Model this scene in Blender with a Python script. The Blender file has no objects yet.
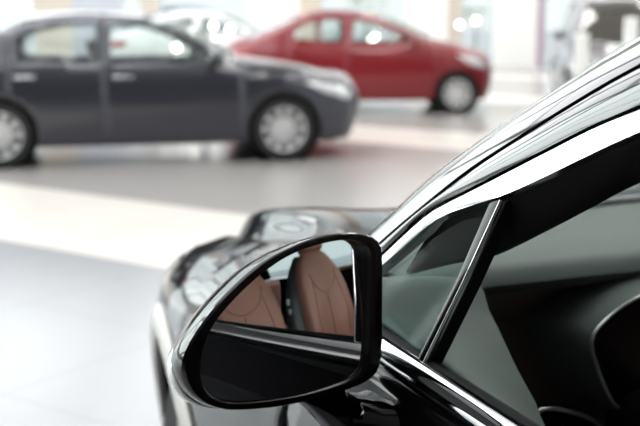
import bpy, bmesh, math, random
from mathutils import Vector, Matrix
from mathutils.geometry import delaunay_2d_cdt
random.seed(4)
D = bpy.data
SC = bpy.context.scene
COL = SC.collection
R = math.radians

# ------------------------------------------------------------------ materials
def mat(name, color=(.5, .5, .5), rough=.5, metal=0., coat=0., emit=None, estr=0., spec=.5, noise=None, bump=None):
    m = D.materials.new(name); m.use_nodes = True
    nt = m.node_tree; b = nt.nodes['Principled BSDF']
    b.inputs['Base Color'].default_value = (*color, 1)
    b.inputs['Roughness'].default_value = rough
    b.inputs['Metallic'].default_value = metal
    b.inputs['Coat Weight'].default_value = coat
    b.inputs['Coat Roughness'].default_value = .03
    b.inputs['Specular IOR Level'].default_value = spec
    if emit:
        b.inputs['Emission Color'].default_value = (*emit, 1)
        b.inputs['Emission Strength'].default_value = estr
    if noise:
        sc_, amt = noise
        tc = nt.nodes.new('ShaderNodeTexCoord')
        n = nt.nodes.new('ShaderNodeTexNoise'); n.inputs['Scale'].default_value = sc_; n.inputs['Detail'].default_value = 4
        nt.links.new(tc.outputs['Object'], n.inputs['Vector'])
        r = nt.nodes.new('ShaderNodeMapRange')
        r.inputs['To Min'].default_value = 1 - amt; r.inputs['To Max'].default_value = 1 + amt
        nt.links.new(n.outputs['Fac'], r.inputs['Value'])
        mx = nt.nodes.new('ShaderNodeMix'); mx.data_type = 'RGBA'; mx.blend_type = 'MULTIPLY'
        mx.inputs['Factor'].default_value = 1
        mx.inputs[6].default_value = (*color, 1)
        nt.links.new(r.outputs['Result'], mx.inputs[7])
        nt.links.new(mx.outputs[2], b.inputs['Base Color'])
    if bump:
        sc_, st = bump
        tc = nt.nodes.new('ShaderNodeTexCoord')
        n = nt.nodes.new('ShaderNodeTexNoise'); n.inputs['Scale'].default_value = sc_; n.inputs['Detail'].default_value = 3
        nt.links.new(tc.outputs['Object'], n.inputs['Vector'])
        bp = nt.nodes.new('ShaderNodeBump'); bp.inputs['Strength'].default_value = st; bp.inputs['Distance'].default_value = .002
        nt.links.new(n.outputs['Fac'], bp.inputs['Height'])
        nt.links.new(bp.outputs['Normal'], b.inputs['Normal'])
    return m

def glass_mat(name, tint=(.9, .95, .93), ior=1.5, rough=0.):
    m = D.materials.new(name); m.use_nodes = True
    nt = m.node_tree; nt.nodes.clear()
    o = nt.nodes.new('ShaderNodeOutputMaterial'); mx = nt.nodes.new('ShaderNodeMixShader')
    t = nt.nodes.new('ShaderNodeBsdfTransparent'); g = nt.nodes.new('ShaderNodeBsdfGlossy')
    f = nt.nodes.new('ShaderNodeFresnel')
    ge = nt.nodes.new('ShaderNodeNewGeometry'); mi = nt.nodes.new('ShaderNodeMapRange')
    mi.inputs['To Min'].default_value = ior; mi.inputs['To Max'].default_value = 1 / ior    # same reflectance from either face of the sheet
    nt.links.new(ge.outputs['Backfacing'], mi.inputs['Value']); nt.links.new(mi.outputs['Result'], f.inputs['IOR'])
    t.inputs['Color'].default_value = (*tint, 1); g.inputs['Roughness'].default_value = rough
    nt.links.new(f.outputs[0], mx.inputs[0]); nt.links.new(t.outputs[0], mx.inputs[1]); nt.links.new(g.outputs[0], mx.inputs[2])
    nt.links.new(mx.outputs[0], o.inputs['Surface'])
    return m

M = {}
M['black_paint'] = mat('black_paint', (.004, .004, .005), .05, 0, 0., spec=.32)
M['charcoal_paint'] = mat('charcoal_paint', (.043, .044, .057), .30, .5, .8)
M['red_paint'] = mat('red_paint', (.20, .006, .012), .30, .05, .5)
M['silver_paint'] = mat('silver_paint', (.25, .255, .29), .30, .5, .5)
M['white_paint'] = mat('white_paint', (.80, .80, .80), .3, 0, 1.0)
M['blue_paint'] = mat('blue_paint', (.22, .27, .36), .35, .3, .8)
M['chrome'] = mat('chrome', (.82, .83, .85), .06, 1.0)
M['satin_metal'] = mat('satin_metal', (.78, .78, .78), .30, 1.0)
M['alloy'] = mat('alloy', (.72, .72, .72), .38, .6)
M['tire'] = mat('tire', (.012, .012, .013), .75)
M['black_gloss'] = mat('black_gloss', (.006, .006, .007), .06, 0, 1.0, spec=.8)
M['black_plastic'] = mat('black_plastic', (.005, .0045, .004), .5, spec=.3, bump=(900, .15))
M['rubber'] = mat('rubber', (.002, .002, .002), .6, spec=.15)
M['bezel'] = mat('bezel', (.004, .004, .004), .25, spec=.3)
M['liner'] = mat('liner', (.01, .01, .01), .9)
M['cladding'] = mat('cladding', (.50, .48, .45), .45, .3)
M['mirror'] = mat('mirror', (.90, .91, .92), .0, 1.0)
M['leather'] = mat('leather', (.285, .135, .095), .45, bump=(420, .25), noise=(8, .08))
M['leather_seam'] = mat('leather_seam', (.17, .08, .06), .6)
M['seat_shell'] = mat('seat_shell', (.022, .027, .026), .4, bump=(700, .2))
M['button'] = mat('button', (.55, .56, .56), .35)
M['dash'] = mat('dash', (.115, .132, .125), .52, bump=(900, .35), noise=(60, .05))
M['dash_dark'] = mat('dash_dark', (.10, .074, .063), .55, bump=(900, .3))
M['stitch'] = mat('stitch', (.30, .33, .30), .6)
M['screen'] = mat('screen', (.004, .004, .005), .2, spec=.15)
M['screen_ring'] = mat('screen_ring', (.09, .10, .10), .3)
M['lens'] = mat('lens', (.70, .72, .74), .12, .3, 1.0)
M['tail'] = mat('tail', (.30, .01, .015), .15, 0, 1.0)
M['grille'] = mat('grille', (.02, .02, .022), .35)
M['cabin'] = mat('cabin', (.05, .05, .05), .7)
M['smoked_glass'] = mat('smoked_glass', (.045, .041, .036), .08, 0, 1.0)
M['cabin_grey'] = mat('cabin_grey', (.30, .27, .25), .7)
M['glass_clear'] = glass_mat('glass_clear', (.93, .96, .95))
M['glass_green'] = glass_mat('glass_green', (.85, .89, .88))
M['glass_quarter'] = glass_mat('glass_quarter', (.80, .88, .86), 1.10, 0.)
M['glass_dark'] = glass_mat('glass_dark', (.45, .46, .44))
M['wall_white'] = mat('wall_white', (.90, .90, .885), .6)
M['wall_beige'] = mat('wall_beige', (.66, .58, .50), .6)
M['wall_lilac'] = mat('wall_lilac', (.55, .56, .62), .6)
M['ceiling'] = mat('ceiling', (.75, .75, .74), .8)
M['mullion'] = mat('mullion', (.62, .64, .66), .4, .2)
M['panel_light'] = mat('panel_light', (.9, .9, .9), .5, emit=(.95, .975, 1), estr=1.5)  # emitter of the added ceiling panels
M['ceiling_lamp'] = mat('ceiling_lamp', (.9, .9, .9), .5, emit=(1, .97, .93), estr=6.)
M['globe'] = mat('globe', (.9, .9, .9), .4, emit=(1, .95, .87), estr=7.)  # glow of the stand-in highlights
M['white_plastic'] = mat('white_plastic', (.85, .85, .84), .35)
M['magenta'] = mat('magenta', (.42, .10, .27), .6)
M['mauve'] = mat('mauve', (.40, .30, .37), .6)
M['leaf'] = mat('leaf', (.12, .22, .05), .6, noise=(6, .4))
M['stem'] = mat('stem', (.16, .10, .06), .8)
M['asphalt'] = mat('asphalt', (.40, .41, .42), .9, noise=(2, .12))

def floor_mat():
    m = D.materials.new('showroom_tiles'); m.use_nodes = True
    nt = m.node_tree; b = nt.nodes['Principled BSDF']; L = nt.links; N = nt.nodes.new
    geo = N('ShaderNodeTexCoord')
    def dot(v):
        n = N('ShaderNodeVectorMath'); n.operation = 'DOT_PRODUCT'
        L.new(geo.outputs['Object'], n.inputs[0]); n.inputs[1].default_value = v; return n.outputs['Value']
    def math_(op, a, bb, c=None):
        n = N('ShaderNodeMath'); n.operation = op
        for i, v in enumerate((a, bb, c)):
            if v is None: continue
            if isinstance(v, (int, float)): n.inputs[i].default_value = v
            else: L.new(v, n.inputs[i])
        return n.outputs[0]
    def mixc(f, a, bb):
        n = N('ShaderNodeMix'); n.data_type = 'RGBA'; L.new(f, n.inputs['Factor'])
        for i, v in ((6, a), (7, bb)):
            if isinstance(v, tuple): n.inputs[i].default_value = (*v, 1)
            else: L.new(v, n.inputs[i])
        return n.outputs[2]
    s = dot((.565, .825, 0)); t = dot((.825, -.565, 0))
    # cream stripes every 5.95 m
    ph = math_('FLOORED_MODULO', math_('SUBTRACT', s, 4.70), 5.95)
    stripe = math_('LESS_THAN', ph, 1.62)
    zone = math_('GREATER_THAN', s, 5.4)
    ts = math_('FLOORED_MODULO', math_('SUBTRACT', s, 4.70), .99); tt = math_('FLOORED_MODULO', math_('ADD', t, .42), .99)
    seam = math_('MAXIMUM', math_('LESS_THAN', ts, .010), math_('LESS_THAN', tt, .010))
    no = N('ShaderNodeTexNoise'); no.inputs['Scale'].default_value = 1.3; no.inputs['Detail'].default_value = 5
    L.new(geo.outputs['Object'], no.inputs['Vector'])
    base = mixc(zone, (.315, .32, .335), (.35, .335, .325))
    cr = mixc(no.outputs['Fac'], (.74, .69, .64), (.67, .63, .59))
    c = mixc(stripe, base, cr)
    c = mixc(math_('MULTIPLY', seam, .45), c, (.18, .18, .18))
    L.new(c, b.inputs['Base Color'])
    b.inputs['Roughness'].default_value = .20
    b.inputs['Specular IOR Level'].default_value = .35
    return m
M['floor'] = floor_mat()
M['wall_dark'] = mat('wall_dark', (.05, .048, .047), .7)

# ------------------------------------------------------------------ object helpers
def tag(o, label=None, cat=None, group=None, kind=None):
    if label: o['label'] = label
    if cat: o['category'] = cat
    if group: o['group'] = group
    if kind: o['kind'] = kind
    return o

def empty(name, loc=(0, 0, 0), rz=0., parent=None):
    o = D.objects.new(name, None); COL.objects.link(o); o.location = loc; o.rotation_euler = (0, 0, rz)
    o.empty_display_size = .1
    if parent: o.parent = parent
    return o

def mesh(name, verts, faces, m, parent=None, smooth=True, solid=0., sub=0, bevel=0.):
    me = D.meshes.new(name); me.from_pydata([tuple(v) for v in verts], [], faces); me.validate(); me.update()
    if m is not None: me.materials.append(M[m])
    if smooth:
        me.polygons.foreach_set('use_smooth', [True] * len(me.polygons))
    o = D.objects.new(name, me); COL.objects.link(o)
    if parent: o.parent = parent
    if bevel:
        k = o.modifiers.new('b', 'BEVEL'); k.width = bevel; k.segments = 3; k.limit_method = 'ANGLE'
    if solid:
        k = o.modifiers.new('s', 'SOLIDIFY'); k.thickness = abs(solid); k.offset = -1 if solid > 0 else 1
    if sub:
        k = o.modifiers.new('u', 'SUBSURF'); k.levels = sub; k.render_levels = sub
    if smooth and not sub:
        try: me.set_sharp_from_angle(angle=R(42))
        except Exception: pass
    return o

class MB:
    """collects primitive pieces of ONE part"""
    def __init__(s): s.v = []; s.f = []
    def add(s, v, f):
        n = len(s.v); s.v += [Vector(q) for q in v]; s.f += [tuple(i + n for i in q) for q in f]; return s
    def box(s, x0, x1, y0, y1, z0, z1):
        return s.add([(x0, y0, z0), (x1, y0, z0), (x1, y1, z0), (x0, y1, z0), (x0, y0, z1), (x1, y0, z1), (x1, y1, z1), (x0, y1, z1)],
                     [(0, 3, 2, 1), (4, 5, 6, 7), (0, 1, 5, 4), (1, 2, 6, 5), (2, 3, 7, 6), (3, 0, 4, 7)])
    def tube(s, pts, r, n=10, closed=False):
        pts = [Vector(p) for p in pts]; K = len(pts); rs = r if isinstance(r, (list, tuple)) else [r] * K
        v = []; f = []; prev = None
        for i, p in enumerate(pts):
            a = pts[(i - 1) % K] if closed or i else pts[0]; b = pts[(i + 1) % K] if closed or i < K - 1 else pts[-1]
            t = (b - a).normalized()
            if prev is None:
                u = t.cross(Vector((0, 0, 1)))
                if u.length < .1: u = t.cross(Vector((1, 0, 0)))
            else: u = prev - t * prev.dot(t)
            u.normalize(); prev = u; w = t.cross(u)
            for k in range(n):
                an = 2 * math.pi * k / n; v.append(p + (u * math.cos(an) + w * math.sin(an)) * rs[i])
        for i in range(K if closed else K - 1):
            j = (i + 1) % K
            for k in range(n):
                f.append((i * n + k, i * n + (k + 1) % n, j * n + (k + 1) % n, j * n + k))
        if not closed: f += [tuple(range(n - 1, -1, -1)), tuple((K - 1) * n + k for k in range(n))]
        return s.add(v, f)
    def lathe_x(s, prof, c=(0, 0, 0), n=40):
        """profile of (radius, x) revolved about the x axis through c"""
        v = []; f = []; K = len(prof)
        for k in range(n):
            a = 2 * math.pi * k / n
            for r, x in prof: v.append((c[0] + x, c[1] + r * math.cos(a), c[2] + r * math.sin(a)))
        for k in range(n):
            j = (k + 1) % n
            for i in range(K - 1): f.append((k * K + i, k * K + i + 1, j * K + i + 1, j * K + i))
        return s.add(v, f)
    def lathe_z(s, prof, c=(0, 0, 0), n=24):
        v = []; f = []; K = len(prof)
        for k in range(n):
            a = 2 * math.pi * k / n
            for r, z in prof: v.append((c[0] + r * math.cos(a), c[1] + r * math.sin(a), c[2] + z))
        for k in range(n):
            j = (k + 1) % n
            for i in range(K - 1): f.append((k * K + i, j * K + i, j * K + i + 1, k * K + i + 1))
        return s.add(v, f)
    def rings(s, rs, cap=True):
        n = len(rs[0]); v = [p for r in rs for p in r]; f = []
        for i in range(len(rs) - 1):
            for k in range(n): f.append((i * n + k, i * n + (k + 1) % n, (i + 1) * n + (k + 1) % n, (i + 1) * n + k))
        if cap: f += [tuple(range(n - 1, -1, -1)), tuple((len(rs) - 1) * n + k for k in range(n))]
        return s.add(v, f)
    def build(s, name, m, parent=None, **k):
        me = mesh(name, s.v, s.f, m, parent, **k)
        bm = bmesh.new(); bm.from_mesh(me.data); bmesh.ops.remove_doubles(bm, verts=bm.verts, dist=1e-6)
        bmesh.ops.recalc_face_normals(bm, faces=bm.faces); bm.to_mesh(me.data); bm.free()
        if k.get('smooth', True) and not k.get('sub'): me.data.set_sharp_from_angle(angle=R(42))
        return me

def catmull(pts, step=.05, n=None):
    P = [Vector(p) for p in pts]; out = []
    for i in range(len(P) - 1):
        p0 = P[max(i - 1, 0)]; p1 = P[i]; p2 = P[i + 1]; p3 = P[min(i + 2, len(P) - 1)]
        k = n or max(1, int((p2 - p1).length / step))
        # centripetal-ish: cardinal spline with low tension so corners do not overshoot
        m1 = (p2 - p0) * .42; m2 = (p3 - p1) * .42
        for j in range(k):
            t = j / k; t2 = t * t; t3 = t2 * t
            out.append(p1 * (2 * t3 - 3 * t2 + 1) + m1 * (t3 - 2 * t2 + t) + p2 * (-2 * t3 + 3 * t2) + m2 * (t3 - t2))
    out.append(P[-1]); return out

def resample(pts, n):
    P = [Vector(p) for p in pts]; L = [0.]
    for a, b in zip(P, P[1:]): L.append(L[-1] + (b - a).length)
    out = []; i = 0
    for k in range(n):
        s = L[-1] * k / (n - 1)
        while i < len(P) - 2 and L[i + 1] < s: i += 1
        d = L[i + 1] - L[i]; out.append(P[i].lerp(P[i + 1], (s - L[i]) / d if d else 0))
    return out

def inside(p, poly):
    x, y = p[0], p[1]; c = False; j = len(poly) - 1
    for i in range(len(poly)):
        xi, yi = poly[i][0], poly[i][1]; xj, yj = poly[j][0], poly[j][1]
        if (yi > y) != (yj > y) and x < (xj - xi) * (y - yi) / (yj - yi) + xi: c = not c
        j = i
    return c

def dist_poly(p, pl, closed=False):
    best = 9.; px, py = p[0], p[1]; n = len(pl)
    for i in range(n if closed else n - 1):
        a = pl[i]; b = pl[(i + 1) % n]; dx = b[0] - a[0]; dy = b[1] - a[1]; l = dx * dx + dy * dy
        t = 0 if l == 0 else max(0, min(1, ((px - a[0]) * dx + (py - a[1]) * dy) / l))
        d = math.hypot(px - a[0] - t * dx, py - a[1] - t * dy)
        if d < best: best = d
    return best

def clip_y(poly, lo, hi):
    def half(pl, c, sgn):
        out = []
        for i in range(len(pl)):
            a = pl[i]; b = pl[(i + 1) % len(pl)]; da = sgn * (a[0] - c); db = sgn * (b[0] - c)
            if da >= 0: out.append(a)
            if (da >= 0) != (db >= 0):
                t = da / (da - db); out.append((a[0] + t * (b[0] - a[0]), a[1] + t * (b[1] - a[1])))
        return out
    if lo is not None: poly = half(poly, lo, 1)
    if hi is not None: poly = half(poly, hi, -1)
    return poly

def dense(poly, step):
    out = []
    for i in range(len(poly)):
        a = poly[i]; b = poly[(i + 1) % len(poly)]; l = math.hypot(b[0] - a[0], b[1] - a[1])
        if l < 1e-5: continue
        k = max(1, int(math.ceil(l / step)))
        for j in range(k): out.append((a[0] + (b[0] - a[0]) * j / k, a[1] + (b[1] - a[1]) * j / k))
    return out

def panel2d(poly, holes, step):
    poly = dense(poly, step); holes = [dense(h, step) for h in holes]
    pts = list(poly); edges = [(i, (i + 1) % len(poly)) for i in range(len(poly))]
    for h in holes:
        n = len(pts); pts += h; edges += [(n + i, n + (i + 1) % len(h)) for i in range(len(h))]
    x0 = min(p[0] for p in poly); x1 = max(p[0] for p in poly); y0 = min(p[1] for p in poly); y1 = max(p[1] for p in poly)
    nx = int((x1 - x0) / step) + 1; ny = int((y1 - y0) / step) + 1
    for i in range(nx + 1):
        for j in range(ny + 1):
            p = (x0 + (i + .5 * (j % 2)) * step, y0 + j * step)
            if not inside(p, poly) or any(inside(p, h) for h in holes): continue
            if dist_poly(p, poly, True) < .4 * step or any(dist_poly(p, h, True) < .4 * step for h in holes): continue
            pts.append(p)
    v, e, f, *_ = delaunay_2d_cdt([Vector(p) for p in pts], edges, [], 0, 1e-5)
    faces = []
    for t in f:
        c = (sum(v[i][0] for i in t) / len(t), sum(v[i][1] for i in t) / len(t))
        if inside(c, poly) and not any(inside(c, h) for h in holes): faces.append(list(t))
    used = sorted({i for t in faces for i in t}); ix = {k: n for n, k in enumerate(used)}
    return [(v[i][0], v[i][1]) for i in used], [tuple(ix[i] for i in t) for t in faces]

def side_panel(name, poly, holes, fn, m, parent, side=-1, step=.05, off=0., solid=.008, smooth=True):
    """a sheet on the car's side: poly in (y, z), fn(y, z) the half width there"""
    v, f = panel2d(poly, holes, step)
    V = [(side * (fn(y, z) + off), y, z) for y, z in v]; F = []
    for t in f:
        a, b, c = (Vector(V[i]) for i in t[:3]); n = (b - a).cross(c - a)
        F.append(t if n.x * side > 0 else tuple(reversed(t)))
    return mesh(name, V, F, m, parent, smooth=smooth, solid=solid)

def ribbon(name, A, B, m, parent, pos, n=60, k=6, bulge=0., thick=.012, p=2.0):
    """a strip between two curves; pos(q, t, b) -> 3D point; bulged cross-section, closed with a back"""
    A = resample(A, n); B = resample(B, n); v = []; f = []
    for layer in (0, 1):
        for i in range(n):
            for j in range(k + 1):
                t = j / k; q = A[i].lerp(B[i], t)
                v.append(pos(q, t, bulge * (1 - abs(2 * t - 1) ** p) if layer == 0 else -thick))
    W = k + 1; off = n * W
    for i in range(n - 1):
        for j in range(k):
            a = i * W + j; f.append((a, a + 1, a + W + 1, a + W)); f.append((off + a, off + a + W, off + a + W + 1, off + a + 1))
        f.append((i * W, i * W + W, off + i * W + W, off + i * W)); b = i * W + k
        f.append((b, off + b, off + b + W, b + W))
    for e in (0, (n - 1) * W):
        for j in range(k): f.append((e + j, off + e + j, off + e + j + 1, e + j + 1))
    mb = MB(); mb.add(v, f); return mb.build(name, m, parent)

def grid_mesh(name, P, m, parent, solid=.0, flip=False):
    """P[i][j] 3D points"""
    n = len(P); k = len(P[0]); v = [p for r in P for p in r]; f = []
    for i in range(n - 1):
        for j in range(k - 1):
            q = (i * k + j, i * k + j + 1, (i + 1) * k + j + 1, (i + 1) * k + j); f.append(tuple(reversed(q)) if flip else q)
    return mesh(name, v, f, m, parent, solid=solid)

def closed_curve(l, n):
    l = [Vector(p) for p in l]; K = len(l); out = []
    for i in range(K):
        p0, p1, p2, p3 = l[i - 1], l[i], l[(i + 1) % K], l[(i + 2) % K]
        for j in range(6):
            t = j / 6; t2 = t * t; t3 = t2 * t
            out.append(p1 * (2 * t3 - 3 * t2 + 1) + (p2 - p0) * .5 * (t3 - 2 * t2 + t) + p2 * (-2 * t3 + 3 * t2) + (p3 - p1) * .5 * (t3 - t2))
    c = Vector((0, 0)); res = []
    for k in range(n):
        a = 2 * math.pi * k / n; d = Vector((math.cos(a), math.sin(a))); best = 0
        for i in range(len(out)):
            p, q = out[i], out[(i + 1) % len(out)]; e = q - p; den = d.x * e.y - d.y * e.x
            if abs(den) < 1e-9: continue
            s = (p.x * e.y - p.y * e.x) / den; u = (p.x * d.y - p.y * d.x) / den
            if s > 0 and -1e-6 <= u <= 1 + 1e-6: best = max(best, s)
        res.append(d * best)
    return res

def smooth01(a, b, x):
    t = max(0., min(1., (x - a) / (b - a))); return t * t * (3 - 2 * t)

# ------------------------------------------------------------------ wheels and seats shared by the cars
def make_wheel(parent, x, y, r, side, width=.21, spokes=5, rimr=.70):
    c = (x, y, r); s = side; h = width / 2
    tire = MB().lathe_x([(r * rimr, -h), (r * .93, -h * 1.02), (r * .985, -h * .85), (r, -h * .6), (r, h * .6), (r * .985, h * .85), (r * .93, h * 1.02), (r * rimr, h)], c, 48)
    w = tire.build('wheel', 'tire', parent)
    rm = MB(); q = r * rimr
    rm.lathe_x([(q * 1.03, s * h * .96), (q * .97, s * h * 1.0), (q * .92, s * h * .85), (q * .90, s * h * .6)], c, 48)
    barrel = MB().lathe_x([(q * .91, s * h * .7), (q * .86, s * h * .2), (q * .86, -s * h)], c, 40)
    rm.lathe_x([(.001, s * h * .78), (.045, s * h * .78), (.062, s * h * .6), (.062, s * h * .1)], c, 24)
    for k in range(spokes):
        for da in (-.17, .17):
            a = 2 * math.pi * k / spokes + math.pi / 2
            def pt(rad, off, x_):
                ca, sa = math.cos(a), math.sin(a)
                return (c[0] + x_, c[1] + rad * ca - off * sa, c[2] + rad * sa + off * ca)
            o1 = math.copysign(.020, da); o2 = math.copysign(.062, da); wd = .024; v = []
            for rad, o, hh in ((.05, o1, .66), (q * .55, (o1 + o2) / 2, .74), (q * .93, o2, .82)):
                for off, xx in ((o - wd, s * h * hh), (o + wd, s * h * hh), (o + wd * 1.2, s * h * hh - s * .03), (o - wd * 1.2, s * h * hh - s * .03)):
                    v.append(pt(rad, off, xx))
            f = []
            for i in (0, 4):
                for j in range(4): f.append((i + j, i + (j + 1) % 4, i + 4 + (j + 1) % 4, i + 4 + j))
            f += [(0, 1, 2, 3), (8, 11, 10, 9)]
            rm.add(v, f)
    rm.build('rim', 'alloy', w)
    barrel.build('rim_barrel', 'liner', w)
    MB().lathe_x([(.001, s * h * .1), (q * .52, s * h * .1), (q * .52, -s * h * .15), (.001, -s * h * .15)], c, 32).build('brake_disc', 'satin_metal', w)
    return w

def seat_part(parent, x, y, zc, m_main='cabin', m_shell='cabin', detail=False, sub=None, name='seat', buttons=0):
    """a front seat; origin at the hip, facing +y"""
    def sec(cx, cy, cz, w, t, ux, uz, bol=0., n=28):
        out = []
        for k in range(n):
            a = 2 * math.pi * k / n; ca, sa = math.cos(a), math.sin(a); e = .55
            xx = math.copysign(abs(ca) ** e, ca) * w / 2; tt = math.copysign(abs(sa) ** e, sa) * t / 2
            if sa > 0: tt += bol * (abs(xx) / (w / 2)) ** 2 - bol * .35
            out.append((cx + xx, cy + tt * ux, cz + tt * uz))
        return out
    # cushion: sections along y
    rs = []
    for yy, w, t, b in ((-.20, .42, .10, .02), (-.16, .50, .16, .04), (0, .53, .17, .05), (.20, .54, .16, .045), (.30, .53, .14, .03), (.34, .47, .08, .01)):
        rs.append(sec(x, y + yy, zc, w, t, 0, 1, b))
    s = MB().rings(rs).build(name, m_main, parent)
    rs = []; lean = .36
    for zz, w, t, b in ((0, .46, .12, .03), (.06, .53, .17, .07), (.22, .545, .165, .08), (.38, .53, .15, .06), (.50, .49, .13, .035), (.58, .40, .12, .012), (.64, .29, .11, 0), (.67, .22, .06, 0)):
        rs.append(sec(x, y - .18 - lean * zz, zc + .04 + zz, w, t, .95, .3, b))
    MB().rings(rs).build('backrest', m_main, s)
    rs = []
    for zz, w, t in ((.665, .18, .06), (.68, .25, .10), (.74, .275, .12), (.82, .26, .11), (.86, .21, .06)):
        rs.append(sec(x, y - .16 - lean * zz, zc + .04 + zz, w, t, .95, .3, .01))
    MB().rings(rs).build('headrest', m_main, s)
    if detail:
        rs = []
        for zz, w, t in ((0, .56, .10), (.06, .67, .16), (.22, .69, .17), (.38, .655, .15), (.50, .575, .12), (.60, .44, .09), (.675, .28, .05)):
            rs.append(sec(x, y - .235 - lean * zz, zc + .02 + zz, w, t, .95, .3, 0))
        MB().rings(rs).build('seat_shell', m_shell, s)
        mb = MB()
        secs = ((.06, .53, .17, .07), (.22, .545, .165, .08), (.38, .53, .15, .06), (.50, .47, .13, .035), (.58, .37, .12, .012), (.63, .27, .11, 0))
        def front(off, zz):
            a = secs[0]; b = secs[1]
            for q, r_ in zip(secs, secs[1:]):
                if zz >= q[0]: a, b = q, r_
            t = max(0, min(1, (zz - a[0]) / (b[0] - a[0]))); w_, tt, bb = (a[k] + (b[k] - a[k]) * t for k in (1, 2, 3)); u = min(.999, abs(off) / (w_ / 2))
            hh = tt / 2 * (1 - u ** (2 / .55)) ** (.55 / 2) + bb * u * u - bb * .35
            return (x + off, y - .18 - lean * zz + .95 * hh + .001, zc + .04 + zz + .3 * hh)
        mb.tube([front(0, .08 + .30 * k / 12) for k in range(13)], .0035, 6)
        mb.tube([front(.155 * math.cos(math.pi + math.pi * k / 24), .52 + .13 * math.sin(math.pi + math.pi * k / 24)) for k in range(25)], .0035, 6)
        for sg in (-1, 1): mb.tube([front(sg * (.165 + .02 * math.sin(k / 3)), .08 + .38 * k / 12) for k in range(13)], .003, 6)
        mb.build('seam', 'leather_seam', s)
        if buttons:
            for zz in (.36, .42):
                bx = x + buttons * .326
                MB().box(bx - .004, bx + .004, y - .225 - lean * zz - .016, y - .225 - lean * zz + .016, zc + .02 + zz - .018, zc + .02 + zz + .018).build('seat_switch', 'button', s, bevel=.003)
    return s

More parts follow.
